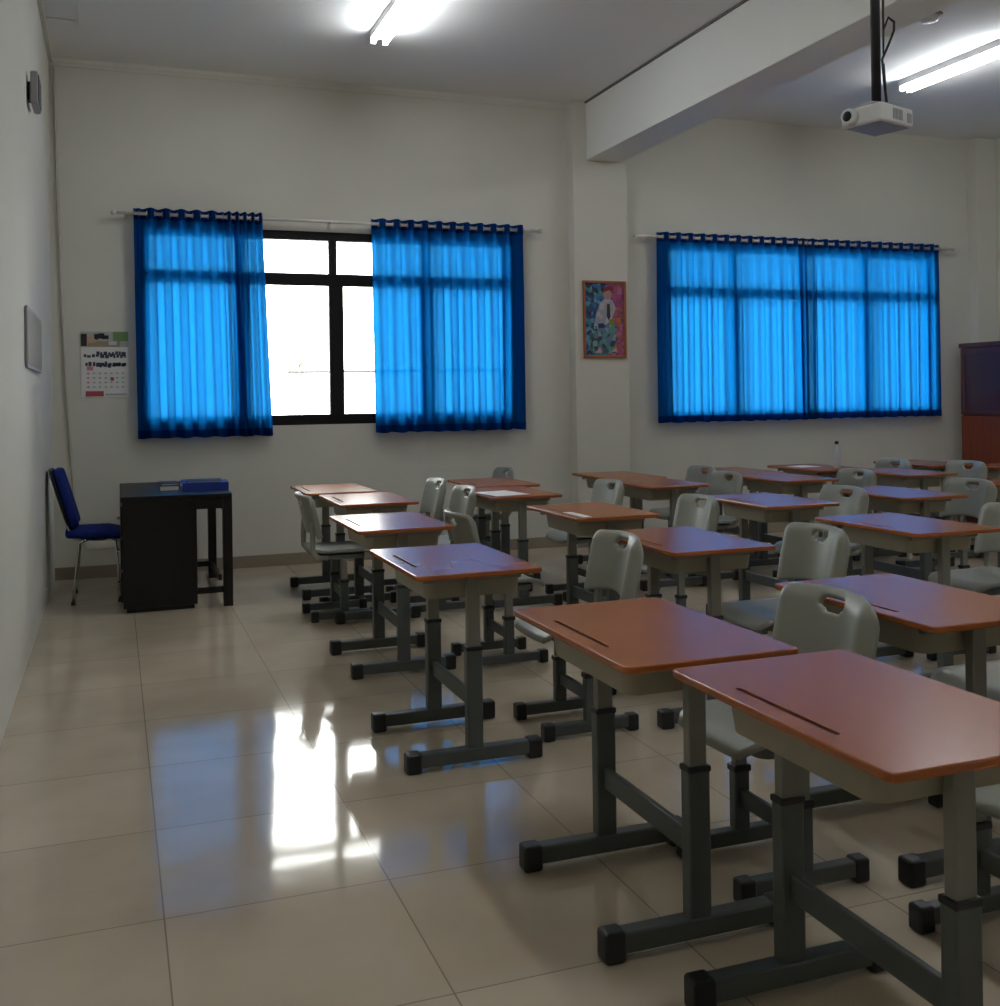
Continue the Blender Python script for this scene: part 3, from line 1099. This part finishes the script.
flatpoly(pr, [(-a_, -b_), (0.02, -b_), (0.02, b_), (-a_, b_)], -0.004, 0.003, mblue)
flatpoly(pr, [(0.02, -b_), (a_, -b_), (a_, b_), (0.02, b_)], -0.004, 0.003, mred)
flatpoly(pr, [(-0.14, -0.30), (0.09, -0.31), (0.12, -0.06), (0.05, -0.02), (-0.10, -0.05), (-0.15, -0.16)], -0.007, 0.001, mteal)
flatpoly(pr, [(-0.11, -0.06), (0.02, -0.05), (0.07, 0.0), (0.11, 0.10), (0.08, 0.17), (0.02, 0.20), (-0.04, 0.15), (-0.08, 0.06)], -0.008, 0.001, mwhite)
flatpoly(pr, [(0.03 + 0.042 * cos(k * pi / 8), 0.225 + 0.05 * sin(k * pi / 8)) for k in range(16)], -0.009, 0.001, flat('print_warm_pale', (0.36, 0.23, 0.22)))
flatpoly(pr, [(-0.02, 0.235), (0.0, 0.285), (0.05, 0.30), (0.085, 0.28), (0.085, 0.24), (0.05, 0.262), (0.01, 0.25)], -0.010, 0.001, flat('print_rust', (0.22, 0.03, 0.02)))
flatpoly(pr, [(0.025, 0.14), (0.05, 0.14), (0.058, 0.02), (0.036, -0.005), (0.02, 0.03)], -0.009, 0.001, cm['dark'])
flatpoly(pr, [(-0.07, -0.04), (-0.01, -0.035), (0.0, -0.075), (-0.06, -0.08)], -0.009, 0.001, flat('print_indigo', (0.02, 0.02, 0.12)))
flatpoly(pr, [(0.11, 0.01), (0.16, 0.015), (0.155, -0.03), (0.12, -0.025)], -0.008, 0.001, flat('print_orange', (0.45, 0.15, 0.02)))
flatpoly(pr, [(0.04, 0.0), (0.10, 0.01), (0.09, -0.05), (0.05, -0.05)], -0.009, 0.001, flat('print_olive', (0.20, 0.20, 0.03)))
flatpoly(pr, [(-0.10, -0.30), (-0.05, -0.25), (-0.03, -0.30)], -0.009, 0.001, cm['skin'])
flatpoly(pr, [(0.06, -0.29), (0.11, -0.25), (0.12, -0.29)], -0.009, 0.001, cm['skin'])
pr.build('print', None, pf)

# ------------------------------------------------------------------ cabinet at the right wall
cb = thing('cabinet', 'tall red-brown wooden cabinet against the right wall beyond the closed curtains', 'cabinet', (8.84, 7.86, 0))
MB().box(-0.20, 0.225, -0.60, 0.60, 0.06, 1.78, 0.004).build('body', M['cabwood'], cb)
MB().box(-0.225, 0.235, -0.62, 0.62, 1.78, 1.83, 0.008).build('cornice', M['cabdark'], cb)
MB().box(-0.19, 0.215, -0.58, 0.58, 0.0, 0.06).build('plinth', M['cabdark'], cb)
for s in (-1, 1):
    y0, y1 = (0.005, 0.595) if s > 0 else (-0.595, -0.005)
    d = MB()
    d.box(-0.222, -0.202, y0, y1, 1.10, 1.14, 0.002)
    d.box(-0.222, -0.202, y0, y1, 1.72, 1.775, 0.002)
    d.box(-0.222, -0.202, y0, y0 + 0.05, 1.14, 1.72, 0.002)
    d.box(-0.222, -0.202, y1 - 0.05, y1, 1.14, 1.72, 0.002)
    dd = d.build('upper_door', M['cabdark'], cb)
    MB().box(-0.214, -0.206, y0 + 0.05, y1 - 0.05, 1.14, 1.72).build('door_pane', M['cabpane'], dd)
    ld = MB().box(-0.222, -0.202, y0, y1, 0.08, 1.085, 0.004).build('lower_door', M['cabwood'], cb)
    yk = y0 + 0.05 if s > 0 else y1 - 0.05
    MB().lathe([(0.006, 0), (0.007, 0.012), (0.016, 0.018), (0.017, 0.028), (0.008, 0.034)], 14,
               mtx=Matrix.Translation((-0.222, yk, 0.95)) @ Matrix.Rotation(-pi / 2, 4, 'Y')).build('knob', M['black'], ld)

# ------------------------------------------------------------------ projector on its ceiling pole
pj = thing('projector', 'white projector with its lens to the left, hanging from the black ceiling pole', 'projector', (3.845, 4.02, 2.635), 0.30)
pj.scale = (0.9, 0.9, 0.9)
MB().box(-0.14, 0.15, -0.12, 0.12, -0.048, 0.048, 0.014, 3).build('body', M['white'], pj)
lm = Matrix.Translation((-0.14, 0.055, 0.0)) @ Matrix.Rotation(-pi / 2, 4, 'Y')
ln = MB().lathe([(0.042, -0.01), (0.042, 0.03), (0.038, 0.04), (0.030, 0.042)], 24, mtx=lm).build('lens_barrel', M['white'], pj)
MB().lathe([(0.027, 0.0425), (0.024, 0.0445), (0.012, 0.047), (0.003, 0.048)], 20, mtx=lm).build('lens', M['black'], ln)
vt = MB()
for k in range(7):
    vt.box(-0.04 + k * 0.013, -0.034 + k * 0.013, -0.1225, -0.118, -0.028, 0.028)
vt.build('air_vent', M['grey'], pj)
MB().box(0.09, 0.13, -0.1225, -0.118, -0.03, 0.02, 0.001).build('side_panel', M['grey'], pj)
MB().box(-0.12, 0.135, -0.10, 0.10, -0.051, -0.047).build('base_plate', M['grey'], pj)
pl = thing('projector_mount', 'black pole coming down from the ceiling to hold the projector', 'ceiling mount', (3.845, 4.02, 2.695))
MB().box(-0.075, 0.075, -0.06, 0.06, -0.016, 0.006, 0.003).build('mounting_plate', M['grey'], pl)
MB().tube([(0, 0, 0.0), (0, 0, RZ - 2.695 - 0.02)], 0.022, 14).build('pole', M['black'], pl)
MB().lathe([(0.06, 0), (0.065, 0.004), (0.065, 0.018)], 20, mtx=Matrix.Translation((0, 0, RZ - 2.695 - 0.0195))).build('ceiling_flange', M['black'], pl)
cbl = MB()
cbl.tube([(0.045, -0.02, 0.0), (0.03, -0.02, 0.12), (0.02, -0.02, 0.22), (0.06, -0.025, 0.30), (0.083, -0.03, 0.36), (0.085, -0.03, 0.40),
          (0.055, -0.025, 0.42), (0.03, -0.02, 0.36), (0.028, -0.02, 0.25), (0.03, -0.02, 0.5), (0.027, -0.01, 0.9), (0.028, 0, RZ - 2.695 - 0.03)], 0.006, 8)
cbl.tube([(0.05, -0.01, 0.0), (0.038, -0.015, 0.14), (0.028, -0.02, 0.20)], 0.005, 8)
cbl.build('cable', M['black'], pl)


# ------------------------------------------------------------------ ceiling lights and detector
def tube_light(label, x, y0, y1):
    t = thing('fluorescent_light', label, 'ceiling light', (x, (y0 + y1) / 2, RZ), group='ceiling tube lights')
    h = (y1 - y0) / 2
    MB().box(-0.06, 0.06, -h, h, -0.055, -0.001, 0.004).build('housing', M['fixture'], t)
    for s in (-1, 1):
        MB().tube([(s * 0.045, -h + 0.03, -0.083), (s * 0.045, h - 0.03, -0.083)], 0.016, 12).build('tube', M['tube'], t)
        for e in (-1, 1):
            MB().box(s * 0.045 - 0.018, s * 0.045 + 0.018, min(e * (h - 0.03), e * h), max(e * (h - 0.03), e * h), -0.102, -0.05, 0.003) \
                .build('lamp_holder', M['fixture'], t)


tube_light('lit tube light on the ceiling at top left of the beam', 2.25, 6.02, 7.30)
tube_light('long bright tube light at top right, behind the projector', 6.76, 5.88, 7.12)
# two unseen fittings added to brighten the near desks and floor
tube_light('added unseen tube light in the left row, brightening the foreground', 2.25, 1.3, 2.58)
tube_light('added unseen tube light in the right row, brightening the near part of the room', 6.76, 1.3, 2.54)
dtc = thing('smoke_detector', 'small round white detector on the ceiling right of the projector pole', 'detector', (5.83, 5.81, RZ))
MB().lathe([(0.05, -0.012), (0.085, -0.010), (0.088, -0.001)], 24).build('base', M['dark_grey'], dtc)
MB().lathe([(0.02, -0.05), (0.055, -0.045), (0.062, -0.025), (0.062, -0.012)], 24).build('sensor_head', M['white'], dtc)

# ------------------------------------------------------------------ small things
# cable running down beside the left corner
cw_ = MB().tube([(0.035, RY - 0.012, RZ - 0.07), (0.045, RY - 0.012, 3.4), (0.055, RY - 0.012, 2.75), (0.075, RY - 0.012, 2.0),
                 (0.10, RY - 0.012, 1.35), (0.135, RY - 0.012, 0.80), (0.155, RY - 0.012, 0.30)], 0.010, 8).build('wall_cable', M['cable'])
tag(cw_, 'pale cable running down the wall at the far left corner', 'cable')
# framed board and dark box on the left wall
fb = thing('framed_board', 'round-cornered grey framed board on the left wall, cut by the photo edge', 'board', (0.0, 6.55, 1.70))
RM = Matrix(((0, 0, 1, 0), (1, 0, 0, 0), (0, 1, 0, 0), (0, 0, 0, 1)))
MB().prism(rrect(-0.58, 0.56, -0.165, 0.165, 0.05), 0.001, 0.016, mtx=RM, bev=0.003).build('frame', M['grey'], fb)
MB().prism(rrect(-0.56, 0.54, -0.145, 0.145, 0.04), 0.0155, 0.018, mtx=RM).build('panel', mat('board_panel', (0.34, 0.33, 0.29), 0.85, noise=(5, 0.04)), fb)
sp_ = thing('wall_speaker', 'small dark box mounted high on the left wall near the ceiling', 'speaker', (0.0, 6.45, 3.11))
MB().box(0.02, 0.06, -0.13, 0.13, -0.09, 0.09, 0.01).build('enclosure', M['grey'], sp_)
MB().box(0.059, 0.064, -0.11, 0.11, -0.075, 0.075, 0.002).build('grille', M['black'], sp_)
MB().box(0.001, 0.021, -0.04, 0.04, -0.05, 0.05).build('bracket', M['black'], sp_)
# bottle
bt = thing('water_bottle', 'clear water bottle with a dark cap standing on a far desk under the closed curtains', 'bottle', (6.02, 7.12, ZT))
MB().lathe([(0.026, 0.0), (0.031, 0.006), (0.031, 0.06), (0.028, 0.075), (0.031, 0.09), (0.031, 0.14), (0.024, 0.165), (0.014, 0.182), (0.013, 0.2)], 18) \
    .build('body', M['glasspl'], bt)
MB().lathe([(0.016, 0.2), (0.016, 0.222), (0.014, 0.225)], 14).build('cap', M['black'], bt)


def paper(name, label, x, y, a, b_, rz, h=0.002, m=None):
    o = MB().box(-a / 2, a / 2, -b_ / 2, b_ / 2, 0, h, 0.0).build(name, m or M['paper'], None, (x, y, ZT + 0.0003), rz)
    return tag(o, label, 'paper')


paper('paper_sheet', 'white sheet of paper on the far desk left of the water bottle', 5.93, 7.44, 0.21, 0.20, 0.1)
paper('paper_sheet', 'white sheet of paper on the left edge of the reddish desk left of centre', 2.79, 6.36, 0.24, 0.33, 0.15)
paper('paper_strip', 'pale strip of paper along the left edge of the orange-brown middle desk', 2.72, 5.02, 0.05, 0.26, 0.0)
